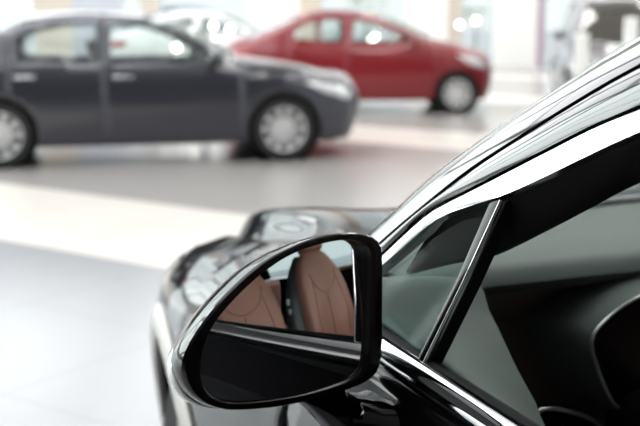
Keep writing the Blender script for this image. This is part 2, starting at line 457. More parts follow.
# ------------------------------------------------------------------ generic car
def make_car(spec, loc, rz, label, cat, name, group=None):
    root = empty(name, loc, rz); tag(root, label, cat, group)
    paint = spec['paint']; W = spec['W']; belt = spec['belt']; tum = spec.get('tum', .42)
    prof = spec['profile']                               # (y, z, section) front-bottom, over the roof, to rear-bottom
    brk = [i for i, p in enumerate(prof) if i == 0 or p[2] != prof[i - 1][2]] + [len(prof) - 1]
    fine = []; secs = []
    full = catmull([p[:2] for p in prof], .05, n=4)
    full = [(p[0], p[1]) for p in full]
    yf = max(p[0] for p in full); yr = min(p[0] for p in full)
    def base(y, z):
        if z <= belt:
            zz = (z - .62) / (belt - .62) if z > .62 else (z - .62) / .45
            h = W - (.055 if z > .62 else .05) * zz * zz
        else: h = W - .055 - (z - belt) * tum
        t = max(0, (y - (yf - .95)) / .95); h -= .20 * t ** 2.4
        t = max(0, ((yr + .9) - y) / .9); h -= .15 * t ** 2.4
        return h
    rad = spec.get('rad', .09)
    def fn(y, z):
        d = dist_poly((y, z), full)
        if d < rad: return base(y, z) - (rad - math.sqrt(max(0, rad * rad - (rad - d) ** 2)))
        return base(y, z)
    # body side outline with wheel arches
    sill = spec['sill']; ra = spec['r'] + .045; wb = spec['wb']; zr = spec['r']
    def arch(y0, fwd):
        pts = []; a0 = math.asin((sill - zr) / ra)
        for k in range(17):
            a = a0 + (math.pi - 2 * a0) * k / 16; pts.append((y0 - ra * math.cos(a), zr + ra * math.sin(a)))
        return pts
    bottom = [(yr + .1, sill)] + arch(-wb, 1) + arch(0, 1) + [(yf - .12, sill)]
    poly = [(p[0], p[1]) for p in full] + bottom
    splits = spec['splits']; g = .0008
    ranges = [('fender', splits[0] + g, None), ('front_door', splits[1] + g, splits[0] - g), ('rear_door', splits[2] + g, splits[1] - g), ('rear_quarter', None, splits[2] - g)]
    for side in (1, -1):
        for nm, lo, hi in ranges:
            pl = clip_y(poly, lo, hi); holes = [w for w in spec['windows'] if (lo is None or min(q[0] for q in w) > lo) and (hi is None or max(q[0] for q in w) < hi)]
            p = side_panel(nm, pl, holes, fn, paint, root, side, .06, 0, .01)
            for w in holes:
                side_panel('side_window', w, [], fn, spec.get('glass', 'glass_clear'), p, side, .12, -.008, .004)
            if nm.endswith('door'):
                hy, hz = spec['handles'][0 if nm == 'front_door' else 1]
                hx = fn(hy, hz)
                MB().box(side * (hx - .005), side * (hx + .03), hy - .10, hy + .10, hz - .016, hz + .016).build('door_handle', spec.get('handle', 'chrome'), p, bevel=.008)
        # lamps on the side corners
        side_panel('headlight', spec['head'], [], fn, 'lens', root, side, .05, .004, .006)
        side_panel('tail_light', spec['tail'], [], fn, 'tail', root, side, .05, .004, .006)
        y0, z0 = spec['mirror']; hx = fn(y0, z0)
        rs = []
        for dx, sy, sz in ((0, .03, .02), (.05, .04, .03), (.07, .09, .075), (.15, .10, .085), (.22, .08, .06), (.24, .03, .03)):
            rs.append([(side * (hx - .01 + dx), y0 + sy * .6 * math.cos(a * math.pi / 6), z0 + .06 + sz * math.sin(a * math.pi / 6)) for a in range(12)])
        MB().rings(rs).build('door_mirror', paint, root)
        for yy in (0, -wb):
            make_wheel(root, side * (W - .12), yy, spec['r'], side)
            MB().lathe_x([(ra - .002, side * (W - .03)), (ra + .003, side * (W - .32)), (.02, side * (W - .325))], (0, yy, zr), 32).build('wheel_liner', 'liner', root)
    # strip over the top
    idx = 0
    crown = {'front_bumper': .13, 'hood': .055, 'windshield': .10, 'roof': .05, 'rear_window': .08, 'trunk_lid': .05, 'rear_bumper': .10, 'tailgate': .08}
    cr = []
    for i in range(len(full)): cr.append(crown[prof[min(i // 4, len(prof) - 1)][2]])
    for _ in range(3): cr = [cr[0]] + [(cr[i - 1] + cr[i] * 2 + cr[i + 1]) / 4 for i in range(1, len(cr) - 1)] + [cr[-1]]
    def strip_pt(i, v, o=0.):
        a = full[max(i - 1, 0)]; b = full[min(i + 1, len(full) - 1)]; t = Vector((b[0] - a[0], b[1] - a[1])).normalized(); n = Vector((t[1] * -1, t[0])) * -1
        if n.dot(Vector((full[i][0] - (yf + yr) / 2, full[i][1] - .7))) < 0: n = -n
        h = fn(*full[i]); k = cr[i] * (1 - abs(v) ** 2.6) + o
        return (v * h, full[i][0] + n[0] * k, full[i][1] + n[1] * k)
    V = [-1, -.97, -.92, -.84, -.72, -.56, -.38, -.19, 0, .19, .38, .56, .72, .84, .92, .97, 1]
    for bi in range(len(brk) - 1):
        a, b = brk[bi] * 4, brk[bi + 1] * 4; nm = prof[brk[bi]][2]
        glassy = nm in ('windshield', 'rear_window')
        P = [[strip_pt(i, v) for v in V] for i in range(a, min(b, len(full) - 1) + 1)]
        grid_mesh(nm, P, spec.get('glass', 'glass_clear') if glassy else paint, root, solid=.006)
        if nm == 'front_bumper':
            for (i0, i1, v0, v1, mm, pn) in spec.get('front', ()):
                P = [[strip_pt(i, v0 + (v1 - v0) * j / 8, .006) for j in range(9)] for i in range(i0, i1 + 1)]
                grid_mesh(pn, P, mm, root, solid=.012)
    fl = MB().box(-W + .2, W - .2, yr + .25, yf - .25, sill - .02, sill + .04); fl.build('floor_pan', 'liner', root)
    for sx in (-.36, .36): seat_part(root, sx, spec['seat'], .30, spec.get('cabin', 'cabin'))
    rs = MB().box(-.6, .6, spec['seat'] - 1.15, spec['seat'] - .72, .42, .62).box(-.6, .6, spec['seat'] - 1.28, spec['seat'] - 1.1, .55, .95); rs.build('rear_seat', spec.get('cabin', 'cabin'), root, bevel=.04)
    MB().box(-W + .16, W - .16, splits[0] - .45, splits[0] + .1, .55, belt - .03).build('dashboard', spec.get('cabin', 'cabin'), root, bevel=.05)
    return root

def prof(lst):
    out = []; cur = None
    for p in lst:
        if isinstance(p, str): cur = p
        else: out.append((p[0], p[1], cur))
    return out

sedan_spec = dict(paint='charcoal_paint', W=.92, belt=.985, wb=2.76, r=.325, sill=.20, rad=.10,
    profile=prof(['front_bumper', (.68, .20), (.78, .36), (.805, .56), (.74, .70), 'hood', (.62, .78), (.25, .89), (-.25, .955), 'windshield', (-.46, .995), (-.85, 1.235), 'roof', (-1.28, 1.405), (-1.77, 1.45), (-2.15, 1.445), 'rear_window', (-2.55, 1.375), (-2.95, 1.215), 'trunk_lid', (-3.38, 1.075), (-3.62, 1.05), 'rear_bumper', (-3.74, .98), (-3.78, .70), (-3.80, .50), (-3.72, .22)]),
    windows=[[(-.61, 1.00), (-.98, 1.21), (-1.31, 1.33), (-1.67, 1.37), (-1.69, .995)], [(-1.80, .995), (-1.79, 1.375), (-2.10, 1.365), (-2.37, 1.30), (-2.56, 1.20), (-2.55, 1.02)]],
    splits=(-.40, -1.745, -2.64), handles=[(-1.58, .86), (-2.50, .87)], head=[(.74, .66), (.55, .76), (.20, .79), (.42, .68), (.68, .60)], tail=[(-3.72, .94), (-3.35, .92), (-3.40, .78), (-3.75, .80)], mirror=(-.70, .98), seat=-1.40)
hatch_spec = dict(paint='red_paint', W=.86, belt=1.0, wb=2.52, r=.295, sill=.20, rad=.09,
    profile=prof(['front_bumper', (.40, .20), (.48, .36), (.50, .58), (.45, .74), 'hood', (.36, .83), (.10, .94), (-.15, .99), 'windshield', (-.38, 1.04), (-.78, 1.235), 'roof', (-1.15, 1.385), (-1.55, 1.445), (-2.0, 1.44), 'rear_window', (-2.35, 1.365), (-2.75, 1.205), 'trunk_lid', (-3.05, 1.075), (-3.22, 1.03), 'rear_bumper', (-3.30, .95), (-3.35, .70), (-3.34, .45), (-3.26, .22)]),
    windows=[[(-.55, 1.03), (-.92, 1.21), (-1.20, 1.32), (-1.50, 1.375), (-1.55, 1.02)], [(-1.68, 1.02), (-1.66, 1.375), (-1.98, 1.365), (-2.0, 1.03)], [(-2.04, 1.03), (-2.02, 1.355), (-2.25, 1.30), (-2.38, 1.18), (-2.36, 1.06)]],
    splits=(-.30, -1.615, -2.47), handles=[(-1.47, .88), (-2.3, .90)], handle='red_paint', head=[(.44, .70), (.32, .80), (-.02, .86), (.16, .73), (.40, .64)], tail=[(-3.28, .92), (-2.98, .93), (-3.0, .80), (-3.30, .78)], mirror=(-.62, 1.0), seat=-1.18)
tall_spec = dict(paint='silver_paint', W=.98, belt=1.0, wb=2.75, r=.36, sill=.28, rad=.09, tum=.36, glass='smoked_glass', cabin='cabin_grey',
    profile=prof(['front_bumper', (.74, .28), (.82, .42), (.85, .66), (.82, .74), 'hood', (.72, .81), (.3, .86), (-.2, .90), 'windshield', (-.50, .95), (-.95, 1.38), 'roof', (-1.30, 1.60), (-1.7, 1.68), (-2.8, 1.70), 'rear_window', (-3.35, 1.62), (-3.5, 1.35), 'tailgate', (-3.60, 1.10), (-3.66, .80), 'rear_bumper', (-3.70, .60), (-3.62, .30)]),
    windows=[[(-.75, 1.02), (-1.05, 1.28), (-1.40, 1.55), (-1.75, 1.60), (-1.75, 1.11)], [(-1.88, 1.11), (-1.88, 1.61), (-2.62, 1.61), (-2.66, 1.12)], [(-2.80, 1.13), (-2.80, 1.60), (-3.15, 1.55), (-3.30, 1.20)]],
    splits=(-.45, -1.815, -2.73), handles=[(-1.65, .98), (-2.5, .99)], head=[(.80, .66), (.72, .78), (.35, .82), (.55, .70)], tail=[(-3.64, 1.05), (-3.35, 1.05), (-3.38, .85), (-3.66, .85)], mirror=(-.85, 1.1), seat=-1.7,
    front=((6, 11, -.62, .62, 'grille', 'grille'), (9, 12, -.93, -.66, 'lens', 'headlight'), (9, 12, .66, .93, 'lens', 'headlight'), (2, 5, -.7, .7, 'grille', 'lower_grille')))

C12 = R(12.2)
make_car(sedan_spec, (-.545, 11.87, 0), -(math.pi / 2 - C12), 'charcoal grey sedan in profile with silver wheels, facing right behind the mirror', 'car', 'sedan')
make_car(hatch_spec, (1.98, 17.0, 0), -(math.pi / 2 - R(2)), 'red car facing right, parked behind the nose of the charcoal sedan', 'car', 'hatchback')
make_car(tall_spec, (4.30, 14.9, 0), math.pi - R(8), 'silver car with dark windscreen facing the camera near the white pillar', 'car', 'crossover_car')
w_spec = dict(hatch_spec, paint='white_paint'); w_spec['handle'] = 'white_paint'
make_car(w_spec, (-.85, 22.6, 0), -(math.pi / 2 - R(4)), 'white car mostly hidden behind the roof of the charcoal sedan', 'car', 'compact_car')

# ------------------------------------------------------------------ the black SUV in front
CAMZ = 1.5
TH = R(22)
CAM_LOCAL = (-1.47, -1.075)
def to_world(p):
    x, y = p[0] - CAM_LOCAL[0], p[1] - CAM_LOCAL[1]
    return (x * math.cos(TH) - y * math.sin(TH), x * math.sin(TH) + y * math.cos(TH), 0)
suv = empty('suv', to_world((0, 0)), TH)
tag(suv, 'black car in front with door mirror, open driver window and brown leather seats', 'car')

BELT = 1.093
def S(z): return .915 - (z - BELT) * .40
fender_top = [(.36, 1.088), (.55, 1.083), (.8, 1.065), (1.1, 1.022), (1.4, .97), (1.65, .91), (1.85, .835), (1.97, .72), (2.0, .58), (1.97, .42), (1.86, .27)]
FT = [(p[0], p[1]) for p in catmull(fender_top, .05)]
def suv_h(y, z):
    if z > .80: h = .965 - .05 * ((z - .80) / .293) ** 2
    else: h = .965 - .04 * ((.80 - z) / .5) ** 2
    t = max(0, (y - .75) / 1.25); h -= (.27 + .03 * smooth01(.62, .90, z)) * t ** 2.0
    t = max(0, (-2.1 - y) / .9); h -= .12 * t ** 2
    return h
def suv_f(y, z):
    h = suv_h(y, z); r = .02 + .14 * smooth01(.36, .9, y)
    d = dist_poly((y, z), FT)
    if d < r: h -= r - math.sqrt(max(0, r * r - (r - d) ** 2))
    return h

RW = .375; FA = 1.14; RA = FA - 2.80
def suv_arch(y0, ra, sill):
    a0 = math.asin((sill - RW) / ra); return [(y0 - ra * math.cos(a0 + (math.pi - 2 * a0) * k / 24), RW + ra * math.sin(a0 + (math.pi - 2 * a0) * k / 24)) for k in range(25)]
SILL = .30
rear_edge = [(-2.70, 1.08), (-2.92, 1.02), (-2.97, .75), (-2.95, .45), (-2.85, .30)]
for side in (-1, 1):
    ap = suv_arch(FA, .44, SILL)
    fp = FT + [(1.80, SILL)][:0] + list(reversed(ap)) + [(.335, SILL), (.335, 1.082)]
    side_panel('fender', fp, [], suv_f, 'black_paint', suv, side, .04, 0, .01)
    # pale arch moulding
    mb = MB(); inner = suv_arch(FA, .425, SILL); outer = suv_arch(FA, .50, SILL)
    def pos(q, t, b): return (side * (suv_f(q[0], q[1]) + .004 + b), q[0], q[1])
    ribbon('arch_moulding', [Vector(p) for p in inner], [Vector(p) for p in outer], 'cladding', suv, pos, 50, 6, .012, .012)
    MB().lathe_x([(.437, side * .80), (.445, side * .56), (.02, side * .555)], (0, FA, RW), 40).build('wheel_liner', 'liner', suv)
    MB().lathe_x([(.437, side * .93), (.445, side * .60), (.02, side * .595)], (0, RA, RW), 40).build('wheel_liner', 'liner', suv)
    make_wheel(suv, side * .74, FA, RW, side, .235); make_wheel(suv, side * .83, RA, RW, side, .235)
    # rear door and quarter below the belt
    d2 = [(-.862, 1.078), (-.862, SILL)] + [] + [(-1.18, SILL)] + [p for p in reversed(suv_arch(RA, .44, SILL)) if p[0] > -1.62] + [(-1.62, 1.078)]
    side_panel('rear_door', d2, [], suv_h, 'black_paint', suv, side, .06, 0, .01)
    q2 = [(-1.63, 1.078), (-1.63, .81)] + [p for p in reversed(suv_arch(RA, .44, SILL)) if p[0] < -1.64] + [(-2.85, SILL)] + list(reversed(rear_edge))[1:]
    side_panel('rear_quarter', q2, [], suv_h, 'black_paint', suv, side, .06, 0, .01)

# hood
def hood_pt(t, v):
    E = HE[int(round(t * (len(HE) - 1)))]
    y, z = E; h = suv_f(y, z); av = abs(v)
    yy = y + .30 * (1 - v * v) * (1 - t) ** 1.4 + .10 * (1 - av ** 2.4) * smooth01(.75, 1., t)
    zz = z + (.047 - .020 * smooth01(.2, .7, t)) * (1 - av ** 3.2) * (1 - .5 * smooth01(.8, 1, t)) + (.042 * smooth01(.55, .86, av) * (1 - smooth01(.875, .955, av)) - .016 * smooth01(.9, .955, av) * (1 - smooth01(.955, 1, av))) * smooth01(0, .60, t) * (1 - smooth01(.85, 1, t))
    return (v * h, yy, zz)
HE = resample([Vector(p) for p in FT if p[0] < 1.86 and p[1] > .85], 33)
HE = [(p[0], p[1]) for p in HE]
VV = [-1 + 2 * k / 100 for k in range(101)]
grid_mesh('hood', [[hood_pt(i / 32, v) for v in VV] for i in range(33)], 'black_paint', suv, solid=.01)
FB = [p for p in FT if p[1] <= .862 and p[0] > 1.7]
def nose_pt(p, v, o=0.):
    k = .17 * (1 - abs(v) ** 2.4); z_in = smooth01(.27, .40, p[1])
    return (v * suv_f(*p), p[0] + k * (.7 + .3 * z_in) + o, p[1] + .012 * (1 - abs(v) ** 3.2))
grid_mesh('front_bumper', [[nose_pt(p, v) for v in VV] for p in FB], 'black_paint', suv, solid=.01)
gp = resample([Vector(p) for p in FB if .45 < p[1] < .80], 9)
grid_mesh('grille', [[nose_pt(p, -.6 + 1.2 * k / 24, .008) for k in range(25)] for p in gp], 'grille', suv, solid=.012)
for side in (-1, 1):
    side_panel('headlight', [(1.93, .74), (1.82, .855), (1.58, .915), (1.44, .925), (1.62, .82), (1.84, .70)], [], suv_f, 'lens', suv, side, .03, .004, .006)

# driver (left) and passenger (right) side greenhouse
L1 = [(.40, 1.10), (.316, 1.182), (.253, 1.234), (.194, 1.285), (.084, 1.357), (-.008, 1.410), (-.116, 1.470), (-.35, 1.582), (-.65, 1.665), (-1.1, 1.705), (-1.7, 1.70), (-2.3, 1.65), (-2.62, 1.57)]
L2 = [(.30, 1.108), (.205, 1.196), (.129, 1.257), (.053, 1.313), (-.029, 1.362), (-.112, 1.409), (-.187, 1.447), (-.40, 1.540), (-.70, 1.615), (-1.1, 1.652), (-1.7, 1.645), (-2.3, 1.59), (-2.56, 1.52)]
L3 = [(.27, 1.108), (.175, 1.197), (.108, 1.256), (.032, 1.294), (-.064, 1.342), (-.145, 1.382), (-.21, 1.409), (-.40, 1.490), (-.70, 1.568), (-1.1, 1.605), (-1.7, 1.60), (-2.25, 1.55), (-2.5, 1.47)]
L4 = [(.255, 1.108), (.163, 1.186), (.085, 1.250), (.019, 1.278), (-.034, 1.297), (-.095, 1.325), (-.147, 1.351), (-.223, 1.387), (-.40, 1.462), (-.70, 1.54), (-1.1, 1.577), (-1.7, 1.57), (-2.2, 1.52), (-2.44, 1.43)]
cv = lambda l: catmull(l, .012)
c1, c2, c3, c4 = cv(L1), cv(L2), cv(L3), cv(L4)
shift = lambda l, dy, dz: [Vector((p[0] + dy, p[1] + dz)) for p in l]
for side in (-1, 1):
    def on(inset):
        def pos(q, t, b):
            return (side * (S(q[1]) - inset[0] * (1 - t) - inset[1] * t + b * .93), q[0], q[1] + b * .37)
        return pos
    ribbon('windshield_pillar', c1, shift(c2, .002, .002), 'black_gloss', suv, on((.038, .002)), 120, 10, .007, .02, 2.0)
    ribbon('pillar_gap_seal', shift(c2, .004, .004), shift(c2, -.004, -.004), 'rubber', suv, on((.007, .007)), 120, 2, 0, .01)
    fr = ribbon('door_frame', shift(c2, -.0015, -.002), shift(c3, .002, .002), 'black_gloss', suv, on((.002, .001)), 120, 8, .0035, .018, 2.0)
    ribbon('window_trim', shift(c3, -.0015, -.002), c4, 'chrome', fr, on((.001, .001)), 140, 6, .002, .016, 2.2)
    # depth of the frame behind the trim, and the inner pillar trim
    c5 = shift(c4, -.045, -.058)
    c4t = [p for p in c4 if p[0] < .10]; c5t = [p for p in c5 if p[0] < .06]
    L5 = cv([(.19, 1.160), (.10, 1.192), (.015, 1.220), (-.079, 1.272), (-.135, 1.305), (-.189, 1.335), (-.40, 1.425), (-.70, 1.505), (-1.1, 1.54), (-1.7, 1.535), (-2.2, 1.48)])
    ribbon('window_seal', c4t, L5, 'rubber', fr, on((.008, .050)), 120, 5, .0, .008)
    L6 = cv([(.21, 1.172), (.13, 1.24), (.04, 1.325), (-.06, 1.385), (-.16, 1.435), (-.40, 1.54), (-.70, 1.625), (-1.1, 1.66), (-1.7, 1.655), (-2.2, 1.61)])
    ribbon('pillar_trim', L5, L6, 'rubber', suv, on((.052, .095)), 120, 5, -.004, .006)
    # quarter glass
    qg = [(.195, 1.100), (.165, 1.172), (.079, 1.236), (.043, 1.256), (-.016, 1.272), (-.007, 1.176), (.012, 1.100)]
    side_panel('quarter_window', qg, [], lambda y, z: S(z), 'glass_quarter', suv, side, .05, -.014, .004, smooth=False)
    # divider bar with its bright edge
    ga = [Vector((-.012, 1.285)), Vector((-.003, 1.20)), Vector((.017, 1.100))]; gb = [Vector((-.030, 1.292)), Vector((-.017, 1.20)), Vector((.003, 1.100))]
    dv = ribbon('window_divider', ga, gb, 'bezel', suv, on((.004, .004)), 24, 4, .001, .019)
    ribbon('bright_edge', shift(gb, .0, 0), shift(gb, -.0038, 0), 'chrome', dv, on((.0035, .0045)), 24, 4, .0015, .008)
    ribbon('glass_channel', shift(gb, -.004, 0), shift(gb, -.007, 0), 'rubber', dv, on((.010, .010)), 24, 2, .0, .014)
    # belt line
    ba = [Vector((.33 - 2.0 * k / 40, 1.1035 - .004 * k / 40)) for k in range(41)]; bb = [Vector((.33 - 2.0 * k / 40, 1.081 - .010 * k / 40)) for k in range(41)]
    def posb(q, t, b): return (side * (.915 + .006 * t + b), q[0], q[1])
    fd = [(.325, 1.080), (-.10, 1.072), (-.852, 1.068), (-.852, SILL), (.325, SILL)]
    door = side_panel('front_door', fd, [], suv_h, 'black_paint', suv, side, .05, 0, .012)
    ribbon('belt_trim', ba, bb, 'chrome', door, posb, 60, 8, .007, .02, 2.4)
    sa = [Vector((.20 - 1.05 * k / 40, 1.0985 - .002 * k / 40)) for k in range(41)]
    def poss(q, t, b): return (side * (.910 - .024 * t), q[0], q[1] + .006 * math.sin(t * math.pi) + b)
    ribbon('belt_seal', sa, sa, 'rubber', door, poss, 60, 6, .002, .02)
    hx = suv_h(-.66, .93)
    MB().box(side * (hx + .012), side * (hx + .035), -.77, -.55, .915, .945).box(side * (hx - .004), side * (hx + .02), -.765, -.735, .918, .942).box(side * (hx - .004), side * (hx + .02), -.585, -.555, .918, .942).build('door_handle', 'chrome', door, bevel=.006)
    # B pillar and the rear side glass
    pb = [(-.80, 1.10), (-.93, 1.10), (-.93, 1.562), (-.80, 1.550)]
    side_panel('centre_pillar', pb, [], lambda y, z: S(z), 'black_gloss', suv, side, .06, -.006, .05)
    rw = [(-.93, 1.10), (-.93, 1.56), (-1.1, 1.572), (-1.7, 1.567), (-2.2, 1.51), (-2.40, 1.44), (-2.50, 1.10)]
    side_panel('rear_side_window', rw, [], lambda y, z: S(z), 'glass_green', suv, side, .12, -.012, .004)
    pc = [(-2.40, 1.10), (-2.72, 1.08), (-2.60, 1.55), (-2.42, 1.46)]
    side_panel('rear_pillar', pc, [], lambda y, z: S(z), 'black_paint', suv, side, .06, 0, .03)
    ba2 = [Vector((-1.68, 1.10)), Vector((-2.7, 1.09))]; bb2 = [Vector((-1.68, 1.072)), Vector((-2.7, 1.07))]

def edge_pt(y, z, inset=.045): return (S(z) - inset, y, z)
# windshield, roof, rear
wl = [p for p in c1 if p[0] > -.42]; wl = resample(wl, 25)
P = []
for i, p in enumerate(wl):
    u = i / 24; row = []; x = S(p[1]) - .045
    for k in range(33):
        v = -1 + k / 16; b = 1 - abs(v) ** 2.2
        row.append((v * x, p[0] + (.30 - .16 * u) * b, p[1] + .035 * b))
    P.append(row)
grid_mesh('windshield', P, 'glass_green', suv, solid=.005)
rl = resample([p for p in c1 if p[0] <= -.42], 25); P = []
for i, p in enumerate(rl):
    u = i / 24; row = []; x = S(p[1]) - .045
    for k in range(33):
        v = -1 + k / 16; b = 1 - abs(v) ** 2.2
        row.append((v * x, p[0] + (.14 - .3 * u) * b, p[1] + .045 * b))
    P.append(row)
grid_mesh('roof', P, 'black_paint', suv, solid=.02)
tl = [Vector((-2.62, 1.57)), Vector((-2.70, 1.35)), Vector((-2.76, 1.08)), Vector((-2.92, 1.0)), Vector((-2.97, .75)), Vector((-2.95, .45)), Vector((-2.85, .30))]
def tail_row(p):
    x = (S(p[1]) - .045) if p[1] > 1.07 else suv_h(p[0], p[1]); return [((-1 + k / 12) * x, p[0] - .16 * (1 - abs(-1 + k / 12) ** 2.2), p[1]) for k in range(25)]
a = resample(catmull(tl, .05), 30)
grid_mesh('rear_window', [tail_row(p) for p in a if p[1] > 1.10], 'glass_dark', suv, solid=.005)
grid_mesh('tailgate', [tail_row(p) for p in a if p[1] <= 1.13], 'black_paint', suv, solid=.01)
MB().box(-.80, .80, -2.75, .75, .26, .32).build('floor_pan', 'liner', suv)
# cowl closing the gap between hood and dashboard
P = []
for i in range(5):
    row = []
    for k in range(33):
        v = -1 + k / 16; b = 1 - v * v; row.append((v * .87, .42 + .30 * b - .05 * i / 4, 1.080 + .035 * b - .03 * (i / 4)))
    P.append(row)
grid_mesh('cowl', P, 'rubber', suv, solid=.01)

# ---------------- dashboard
def dash_section(x):
    e = smooth01(.62, .76, abs(x)); b = 1 - min(1, abs(x) / .87) ** 2.2; yf = .40 + .29 * b
    return [(x, yf + .02, 1.092 + .03 * b), (x, yf - .02, 1.100 + .02 * b), (x, .40 + (yf - .40) * .4, 1.106 - .004 * e), (x, .36, 1.103 - .006 * e), (x, .345, 1.098 - .010 * e), (x, .340, 1.090 - .012 * e), (x, .348, 1.083 - .012 * e), (x, .37, 1.074 - .02 * e), (x, .41, 1.066 - .02 * e)]
xs = [-.76 + 1.52 * k / 60 for k in range(61)]
dash = grid_mesh('dashboard', [dash_section(x) for x in xs], 'dash', suv, solid=-.012)
P = [[(x, .40, 1.07), (x, .43, 1.0), (x, .40, .92), (x, .36, .80), (x, .40, .62), (x, .55, .45)] for x in xs]
grid_mesh('lower_dashboard', P, 'dash_dark', dash, solid=-.012)
mb = MB()
for k in range(110):
    x = -.70 + 1.4 * k / 110
    for dy in (0, .010):
        mb.add([(x, .352 + dy, 1.099 + dy * .3), (x + .008, .352 + dy, 1.099 + dy * .3), (x + .008, .3545 + dy, 1.1003 + dy * .3), (x, .3545 + dy, 1.1003 + dy * .3), (x + .004, .353 + dy, 1.1025 + dy * .3)], [(0, 1, 4), (1, 2, 4), (2, 3, 4), (3, 0, 4), (3, 2, 1, 0)])
mb.build('stitching', 'stitch', dash)
# instrument binnacle: a rounded hood over the display
def binn(y, x0, x1, z0, z1, n=40, e=.42):
    cx, cz = (x0 + x1) / 2, (z0 + z1) / 2; out = []
    for k in range(n):
        a = 2 * math.pi * k / n; ca, sa = math.cos(a), math.sin(a)
        out.append((cx + math.copysign(abs(ca) ** e, ca) * (x1 - x0) / 2, y, cz + math.copysign(abs(sa) ** e, sa) * (z1 - z0) / 2))
    return out
BO = closed_curve([(-.158, .035), (-.150, -.005), (-.115, -.075), (-.085, -.098), (-.03, -.105), (.03, -.105), (.085, -.098), (.115, -.075), (.150, -.005), (.158, .035), (.130, .066), (.075, .094), (.0, .104), (-.075, .094), (-.130, .066)], 72)
def bring(y, sc, grow=0., dz=0.):
    return [(-.312 + p.x * sc + (p.x / p.length) * grow, y, .968 + p.y * sc * .97 + (p.y / p.length) * grow * .6 + dz) for p in BO]
bin_ = MB().rings([bring(.50, 1, .055, -.012), bring(.43, 1, .045, -.010), bring(.36, 1, .030, -.006), bring(.31, 1, .012), bring(.288, 1, .003), bring(.284, .99), bring(.290, .975)], cap=False).build('instrument_hood', 'dash', dash)
scr = MB().rings([bring(.289, .985), bring(.300, .85)]).build('instrument_display', 'screen', dash)
MB().tube(bring(.283, .99), .0026, 8, True).build('display_rim', 'satin_metal', scr)
for cx in (-.395, -.245):
    MB().tube([(cx + .045 * math.cos(a * math.pi / 20), .292, .94 + .045 * math.sin(a * math.pi / 20)) for a in range(40)], .0012, 6, True).build('gauge_ring', 'screen_ring', scr)
# side air vent at the end of the dashboard
vr = [(p[0], p[1], p[2] - (p[0] + .56) * .35) for p in binn(.295, -.565, -.425, .825, .905, 40, .75)]
vent = MB().rings([vr, [(-.495 + (p[0] + .495) * .8, .34, .845 + (p[2] - .845) * .8) for p in vr]]).build('air_vent', 'black_gloss', dash)
MB().tube(vr, .0035, 8, True).build('vent_rim', 'satin_metal', vent)
# inner trim of the driver's door
for side in (-1, 1):
    A = catmull([(.885, .34, 1.10), (.885, .235, 1.112), (.886, .17, 1.110), (.886, .06, 1.104), (.886, -.1, 1.098), (.886, -.3, 1.096), (.886, -.85, 1.094)], .02)
    B = catmull([(.70, .34, 1.10), (.70, .235, 1.125), (.70, .205, 1.09), (.70, .175, 1.068), (.70, .13, 1.03), (.70, .084, .999), (.71, .03, .97), (.73, -.10, .95), (.75, -.85, .94)], .02)
    A = resample(A, 50); B = resample(B, 50); P = []
    for a, b in zip(A, B):
        row = []
        for k in range(9):
            t = k / 8; q = a.lerp(b, t); row.append((side * q.x, q.y, q.z + .016 * math.sin(t * math.pi) ** .8))
        for dz, dx in ((-.03, .003), (-.12, .02), (-.30, .05), (-.60, .06)):
            row.append((side * (b.x + dx), b.y - .02 * min(1, -dz * 5) * 0, b.z + dz))
        P.append(row)
    it = grid_mesh('door_trim', P, 'dash', suv, solid=(-.006))
# seats, steering wheel
seat_part(suv, -.37, -.84, .55, 'leather', 'seat_shell', True, buttons=0)
seat_part(suv, .37, -.80, .55, 'leather', 'seat_shell', True, buttons=-1)
rb = MB().box(-.66, .66, -1.95, -1.45, .50, .70).box(-.66, .66, -2.12, -1.92, .60, 1.10); rb.build('rear_seat', 'leather', suv, bevel=.05)
sw_c = Vector((-.37, -.02, .98)); ax = Vector((0, -.90, .43)); up = Vector((0, .43, .90)); rx = Vector((1, 0, 0))
swv = MB().tube([sw_c + (rx * math.cos(a * math.pi / 32) + up * math.sin(a * math.pi / 32)) * .185 for a in range(64)], .0155, 12, True)
sw = swv.build('steering_wheel', 'seat_shell', suv)
hub = MB().rings([[sw_c - ax * d + (rx * math.cos(a * math.pi / 12) * 1.15 + up * math.sin(a * math.pi / 12)) * r for a in range(24)] for d, r in ((.06, .05), (.02, .07), (-.005, .065), (-.015, .03))])
for an in (0, math.pi, -math.pi / 2):
    d = rx * math.cos(an) + up * math.sin(an); hub.tube([sw_c + d * .05, sw_c + d * .12, sw_c + d * .182], [.022, .016, .014], 10)
hub.tube([sw_c - ax * .03, sw_c - ax * .36 + Vector((0, 0, .02))], [.045, .05], 14)
hub.build('steering_hub', 'black_plastic', sw)

# ---------------- door mirror
MA = R(12); MO = Vector((-1.06, .02, 1.16)); MU = Vector((math.cos(MA), math.sin(MA), 0)); MN = Vector((math.sin(MA), -math.cos(MA), 0))
hous = [(.1267, .0678), (.1222, .0778), (.1078, .0877), (.0769, .0946), (.0362, .0947), (-.003, .0871), (-.0386, .075), (-.072, .0544), (-.1024, .0297), (-.1264, .0034), (-.1385, -.0182), (-.1366, -.0359), (-.1278, -.054), (-.1104, -.0708), (-.0865, -.0825), (-.0556, -.089), (-.0172, -.0936), (.0226, -.0948), (.064, -.0937), (.0995, -.0898), (.1213, -.0794), (.1283, -.0525), (.1283, .01)]
glas = [(.1030, .0573), (.1005, .0725), (.0911, .0815), (.0701, .0858), (.0362, .0846), (-.0031, .0771), (-.0387, .0607), (-.0723, .0381), (-.0968, .0147), (-.1091, -.0083), (-.1132, -.0316), (-.1089, -.0523), (-.0948, -.0673), (-.0679, -.0762), (-.0301, -.0805), (.0092, -.0827), (.05, -.0813), (.0838, -.0763), (.0971, -.0641), (.1011, -.0348), (.1025, .0127)]
NM = 96
HO = closed_curve(hous, NM); GO = closed_curve(glas, NM)
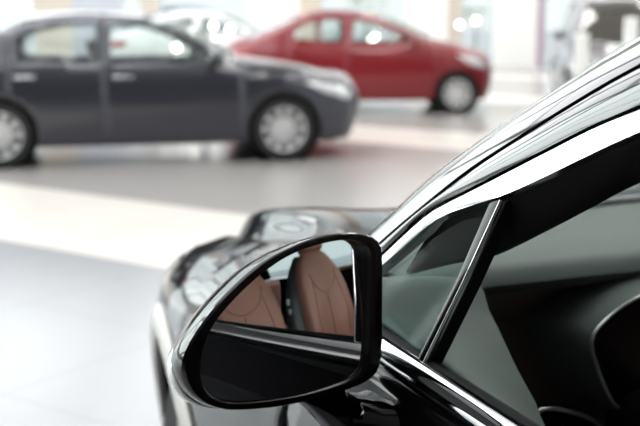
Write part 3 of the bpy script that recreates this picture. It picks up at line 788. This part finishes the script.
def m3(u, v, d): return MO + MU * u + Vector((0, 0, v)) - MN * d
def ring3(l, d, sc=1., du=0, dv=0): return [m3(p.x * sc + du, p.y * sc + dv, d) for p in l]
lerp2 = lambda t: [g.lerp(h, t) for g, h in zip(GO, HO)]
hs = MB().rings([ring3(lerp2(.80), .0), ring3(lerp2(.88), .002), ring3(lerp2(.96), .009, 1, .002, -.002), ring3(HO, .022, 1, .004, -.005), ring3(HO, .040, 1.0, .009, -.010), ring3(HO, .065, .965, .015, -.015), ring3(HO, .09, .88, .020, -.019), ring3(HO, .112, .72, .026, -.022), ring3(HO, .125, .48, .03, -.024), ring3(HO, .131, .2, .03, -.024)], cap=False)
hs.f.append(tuple(range(9 * NM, 10 * NM)))
dm = hs.build('door_mirror', 'black_paint', suv)
dm['label'] = 'black door mirror housing'
bz = MB().rings([ring3(lerp2(.82), .001), ring3(lerp2(.78), -.0005), ring3(lerp2(.45), -.001), ring3(lerp2(.2), -.001), ring3(lerp2(.06), .001), ring3(lerp2(.0), .005), ring3(lerp2(0), .016, .99)], cap=False)
bz.build('mirror_bezel', 'bezel', dm)
# convex glass
GT = (.00, .058); GR = .90
v2, f2 = panel2d([(p.x * .995, p.y * .995) for p in GO], [], .006)
GV = [m3(u, v, .0015 + ((u * u + v * v) / (2 * GR)) + GT[0] * u + GT[1] * v) for u, v in v2]; GF = []
for t in f2:
    a, b, c = (GV[i] for i in t[:3]); GF.append(t if (b - a).cross(c - a).dot(MN) > 0 else tuple(reversed(t)))
mg = mesh('mirror_glass', GV, GF, 'mirror', dm)
mg['label'] = 'convex mirror glass reflecting brown leather seats'
mesh('glass_back', [m3(p.x * .99, p.y * .99, .02) for p in GO], [tuple(range(NM))], 'liner', dm, smooth=False)
# turn signal lens along the outer edge
ix = [k for k in range(NM) if 182 <= k * 360 / NM <= 236]
ta = [ring3(HO, .030, 1.006, .006, -.008)[k] for k in ix]; tb = [ring3(HO, .066, .985, .014, -.014)[k] for k in ix]
tn = len(ta); P = []
for i_, (a, b) in enumerate(zip(ta, tb)):
    sw_ = math.sin(math.pi * i_ / (tn - 1))
    P.append([a.lerp(b, j / 5) + (a.lerp(b, j / 5) - MO).normalized() * ((.005 * math.sin(math.pi * j / 5) + .001) * sw_ - .003 * (1 - sw_)) for j in range(6)])
grid_mesh('turn_signal', P, 'lens', dm, solid=.004)
# arm and foot on the door skin
def sect(c, ax1, r1, ax2, r2, n=20, e=.7):
    out = []
    for k in range(n):
        a = 2 * math.pi * k / n; ca, sa = math.cos(a), math.sin(a)
        out.append(Vector(c) + Vector(ax1) * math.copysign(abs(ca) ** e, ca) * r1 + Vector(ax2) * math.copysign(abs(sa) ** e, sa) * r2)
    return out
arm = MB().rings([sect((-1.045, .075, 1.10), (1, .2, 0), .055, (0, 1, 0), .035), sect((-1.03, .075, 1.07), (1, .2, -.1), .055, (0, 1, 0), .034), sect((-1.005, .075, 1.042), (1, 0, -.5), .042, (0, 1, 0), .034), sect((-.975, .07, 1.02), (.5, 0, 1), .026, (0, 1, 0), .040), sect((-.950, .065, 1.010), (.2, 0, 1), .032, (0, 1, 0), .055), sect((-.930, .06, 1.006), (.1, 0, 1), .038, (0, 1, 0), .066)])
arm.build('mirror_arm', 'black_paint', dm)

# ------------------------------------------------------------------ showroom
X0, X1, Y0, Y1, H = -9.5, 9.5, -7.0, 30.0, 6.8
def struct(name, mb, m, label=None, smooth=False, bevel=0.):
    o = mb.build(name, m, None, smooth=smooth, bevel=bevel); o['kind'] = 'structure'
    o['label'] = label or name.replace('_', ' '); return o
struct('floor', MB().box(X0 - .3, X1 + .3, Y0 - .3, Y1 + .4, -.1, 0), 'floor', 'glossy grey showroom tiles with wide cream stripes')
struct('ceiling', MB().box(X0 - .3, X1 + .3, Y0 - .3, Y1 + .3, H, H + .15), 'ceiling', 'white showroom ceiling')
struct('ground', MB().box(-60, 60, -40, 90, -.14, -.11), 'asphalt', 'pale paved ground outside the showroom')
def px_x(px, Y): return (px - 320) / 1100 * Y * 1.02
# back wall: bays between px ranges
cols = [('beige', 45, 82), ('lilac', 84, 128), ('beige', 148, 165), ('white', 250, 300), ('beige', 300, 320), ('white', 403, 442), ('beige', 443, 455), ('white', 488, 531), ('white', 655, 700)]
nwin = [0]
def window(axis, c, a0, a1, z0, z1, nm):
    """glazed bay with a frame and mullions; axis x: wall along x at y=c"""
    nwin[0] += 1
    o = empty('window_%d' % nwin[0]); o['kind'] = 'structure'; o['label'] = nm
    fr = MB(); t = .05; d = .06
    def bx(p0, p1, q0, q1, dd):
        if axis == 'x': fr.box(p0, p1, c - dd, c + dd, q0, q1)
        else: fr.box(c - dd, c + dd, p0, p1, q0, q1)
    bx(a0, a0 + t, z0, z1, d); bx(a1 - t, a1, z0, z1, d); bx(a0 + t, a1 - t, z0, z0 + t, d); bx(a0 + t, a1 - t, z1 - t, z1, d)
    n = max(1, round((a1 - a0) / 2.2))
    for k in range(1, n): p = a0 + (a1 - a0) * k / n; bx(p - .03, p + .03, z0 + t, z1 - t, d * .8)
    bx(a0 + t, a1 - t, 3.2, 3.26, d * .7)
    fr.build('window_frame', 'mullion', o, smooth=False)
    g = MB()
    if axis == 'x': g.box(a0 + t, a1 - t, c - .004, c + .004, z0 + t, z1 - t)
    else: g.box(c - .004, c + .004, a0 + t, a1 - t, z0 + t, z1 - t)
    g.build('window_pane', 'glass_clear', o, smooth=False)
segs = []; last = X0
kc = 0
for m_, a, b in cols:
    xa, xb = px_x(a, Y1), px_x(b, Y1)
    if xa - last > .3: window('x', Y1, last, xa, .0, H, 'tall glazed bay of the back wall')
    elif xa - last > .01: xa = last
    kc += 1
    struct('wall_back' if kc == 1 else 'wall_back.%03d' % (kc - 1), MB().box(xa, xb, Y1 - (.35 if m_ == 'white' else .15), Y1 + .15, 0, H), 'wall_' + m_, '%s pier of the glazed back wall' % m_)
    last = xb
if X1 - last > .3: window('x', Y1, last, X1, 0, H, 'tall glazed bay of the back wall')
for c, nm in ((X0, 'left'), (X1, 'right')):
    y = Y0
    if nm == 'left':
        struct('wall_left', MB().box(c - .15, c + .15, Y0, 1.5, 0, H), 'wall_dark', 'dark solid end of the left wall'); y = 1.5
    while y < Y1 - .1:
        y2 = min(Y1, y + 7.125)
        struct('wall_%s' % nm, MB().box(c - .15, c + .15, y, y + .4, 0, H), 'wall_white', 'white pier of the glazed %s wall' % nm)
        window('y', c, y + .4, y2, .0, H, 'tall glazed bay of the %s wall' % nm); y = y2
struct('wall_front', MB().box(X0, X1, Y0 - .15, Y0, 0, H), 'wall_dark', 'dark wall behind the viewer')
# ceiling lights and the added luminous panels
def light_set(spots, hx, hy, name, label, cat, group, m_):
    proto = None
    for x, y in spots:
        if proto is None:
            t = empty(name, (x, y, H)); MB().box(-hx - .05, hx + .05, -hy - .05, hy + .05, -.07, 0).build('light_housing', 'white_plastic', t, smooth=False)
            MB().box(-hx, hx, -hy, hy, -.085, -.07).build('diffuser', m_, t, smooth=False); proto = t
        else:
            t = proto.copy(); COL.objects.link(t); t.location = (x, y, H)
            for ch in list(proto.children):
                c = ch.copy(); COL.objects.link(c); c.parent = t
        tag(t, label, cat, group)
light_set([(x, y) for y in (3., 7., 11., 15., 19., 23., 27.) for x in (-7., -3.)], 1.75, 1.85, 'luminous_panel', 'large square luminous ceiling panel on the window side of the showroom', 'ceiling light', 'large luminous ceiling panels', 'panel_light')  # unseen panels, added and sized so the pillar and paint reflect white
light_set([(x, y) for y in (3., 8., 13., 18., 23., 27.5) for x in (2.5, 6.5)], .6, 1.2, 'ceiling_light', 'small oblong ceiling light of the showroom', 'ceiling light', 'small ceiling lights', 'ceiling_lamp')

# ---------------- things near the back
def highlight_stand(base, globes, label):  # made-up stand; its glowing balls replace blurred glints on the cars
    o = empty('globe_lamp', (base[0], base[1], 0)); tag(o, label, 'lamp')
    top = max(g[2] for g in globes)
    MB().lathe_z([(.001, 0), (.16, 0), (.16, .02), (.03, .035), (.001, .035)]).build('base', 'white_plastic', o)
    st = MB().tube([(0, 0, .03), (0, 0, top)], .012, 8)
    for g in globes:
        st.tube([(0, 0, g[2] - .06), (g[0] - base[0], 0, g[2] - .045)], .006, 6)
    st.build('pole', 'white_plastic', o)
    for g in globes:
        n = 12; MB().lathe_z([(.045 * math.sin(math.pi * k / n) + 1e-4, -.045 * math.cos(math.pi * k / n)) for k in range(n + 1)], (g[0] - base[0], 0, g[2])).build('globe', 'globe', o)
def gl(Y, pts, label):
    P = []
    for px, py in pts:
        P.append((px_x(px, Y), Y, 1.5 - (py - 10) * Y * 1.015 / 1100))
    highlight_stand((sum(p[0] for p in P) / len(P), Y), P, label)
gl(20.6, [(196, 29), (217, 25), (217, 39), (233, 28)], 'white lamp with four glowing globes between the grey and the red car')
gl(16.0, [(168, 59), (181, 46), (183, 56), (195, 61)], 'low white lamp with four globes seen through the front window of the grey sedan')
gl(21.5, [(455, 24), (471, 20)], 'white lamp with two glowing globes right of the red car')
gl(20.2, [(369, 40), (373, 36), (393, 46)], 'white lamp with globes seen through the windows of the red car')
def stand(px, Y, ztop, label, board=False):
    x = px_x(px, Y); o = empty('display_stand', (x, Y, 0)); tag(o, label, 'display stand')
    MB().lathe_z([(.001, 0), (.20, 0), (.20, .02), (.05, .05), (.001, .05)]).build('base', 'white_plastic', o)
    MB().box(-.075, .075, -.03, .03, .04, ztop).build('post', 'white_plastic', o, bevel=.02)
    if board: MB().box(-.26, .22, -.22, .05, ztop - .42, ztop - .30).build('shelf', 'white_plastic', o, bevel=.02)
stand(574, 12.6, 1.24, 'white display stand in front of the silver car, nearer its left headlight')
stand(621, 12.4, 1.42, 'white display stand with a shelf in front of the dark windscreen', True)
def banner(px0, px1, Y, z1, label, m_='magenta'):
    x0, x1 = px_x(px0, Y), px_x(px1, Y); o = empty('banner', ((x0 + x1) / 2, Y, 0)); tag(o, label, 'banner'); w = (x1 - x0) / 2
    MB().box(-w, w, -.01, .01, .08, z1).build('banner_cloth', m_, o, smooth=False)
    MB().box(-w, w, -.15, .15, 0, .08).build('base', 'mullion', o, bevel=.01); MB().tube([(0, .02, .08), (0, .02, z1)], .01, 8).build('pole', 'mullion', o)
banner(530, 537, 27.5, 2.3, 'narrow mauve banner beside the white pillar', 'mauve')
banner(622, 660, 26.5, 2.4, 'wide magenta banner behind the silver car')
def plant(px, Y, h, label, n=70, r=.45, outdoors=False):
    x = px_x(px, Y); o = empty('potted_plant' if not outdoors else 'shrub', (x, Y, 0 if not outdoors else -.11)); tag(o, label, 'plant' if not outdoors else 'shrub')
    if not outdoors: MB().lathe_z([(.001, 0), (.18, 0), (.24, .45), (.21, .45), (.20, .40), (.001, .40)]).build('pot', 'white_plastic', o)
    MB().tube([(0, 0, .0 if outdoors else .38), (.02, .01, h * .5), (0, 0, h * .8)], [.03, .025, .01], 8).build('stem', 'stem', o)
    mb = MB()
    for k in range(n):
        a = random.uniform(0, 6.28); el = random.uniform(-.3, 1.2); rr = r * random.uniform(.3, 1); c = Vector((rr * math.cos(a), rr * math.sin(a), h * .68 + math.sin(el) * h * .3))
        d = Vector((math.cos(a), math.sin(a), random.uniform(-.3, .8))).normalized(); s = d.cross(Vector((0, 0, 1))).normalized() * .045; l = .22
        up_ = d.cross(s).normalized() * .006
        mb.add([c, c + d * l * .5 + s, c + d * l, c + d * l * .5 - s, c + d * l * .5 + up_], [(0, 1, 4), (1, 2, 4), (2, 3, 4), (3, 0, 4), (3, 2, 1, 0)])
    mb.build('foliage', 'leaf', o)
plant(364, 26.5, 1.9, 'green potted plant behind the roof of the red car')
plant(470, 34.0, 1.7, 'green shrub outside the window right of the red car', 120, .8, True)
b_spec = dict(tall_spec, paint='blue_paint'); make_car(b_spec, (px_x(252, 36), 36.0, -.11), -(math.pi / 2), 'blue grey car parked outside the back window', 'car', 'parked_car')

# ------------------------------------------------------------------ world, camera
w = D.worlds.new('daylight'); SC.world = w; w.use_nodes = True
bg = w.node_tree.nodes['Background']
sky = w.node_tree.nodes.new('ShaderNodeTexSky'); sky.sky_type = 'HOSEK_WILKIE'; sky.turbidity = 8; sky.ground_albedo = .6
sky.sun_direction = Vector((-.75, .56, .36)).normalized()
mx = w.node_tree.nodes.new('ShaderNodeMix'); mx.data_type = 'RGBA'; mx.inputs['Factor'].default_value = .08
mx.inputs[6].default_value = (.93, .965, 1.0, 1)
w.node_tree.links.new(sky.outputs[0], mx.inputs[7]); w.node_tree.links.new(mx.outputs[2], bg.inputs['Color'])
bg.inputs['Strength'].default_value = 1.0
# hazy sky: brightest around the veiled sun, which stands to the left
nt = w.node_tree; tcw = nt.nodes.new('ShaderNodeTexCoord')
dp = nt.nodes.new('ShaderNodeVectorMath'); dp.operation = 'DOT_PRODUCT'; dp.inputs[1].default_value = Vector((-.78, .52, .34)).normalized()
nt.links.new(tcw.outputs['Generated'], dp.inputs[0])
mr = nt.nodes.new('ShaderNodeMapRange'); mr.interpolation_type = 'SMOOTHERSTEP'
mr.inputs['From Min'].default_value = .62; mr.inputs['From Max'].default_value = 1.0; mr.inputs['To Min'].default_value = .62; mr.inputs['To Max'].default_value = 3.2
nt.links.new(dp.outputs['Value'], mr.inputs['Value']); nt.links.new(mr.outputs['Result'], bg.inputs['Strength'])

F_PX = 1100.
cam = D.cameras.new('camera'); co = D.objects.new('camera', cam); COL.objects.link(co); SC.camera = co
cam.sensor_width = 36; cam.lens = F_PX / 640 * 36; cam.clip_start = .02; cam.clip_end = 300
co.location = (0, 0, CAMZ); co.rotation_euler = (math.pi / 2 - math.atan((213 - 10) / F_PX), 0, 0)
cam.dof.use_dof = True; cam.dof.focus_distance = 1.21; cam.dof.aperture_fstop = 5.0; cam.dof.aperture_blades = 0

SC.view_settings.view_transform = 'Standard'; SC.view_settings.look = 'None'
SC.view_settings.exposure = 1.1; SC.view_settings.gamma = 1.0; SC.view_settings.use_curve_mapping = False
SC.cycles.use_denoising = True
SC.cycles.max_bounces = 10; SC.cycles.transparent_max_bounces = 16; SC.cycles.glossy_bounces = 6
SC.cycles.sample_clamp_indirect = 8
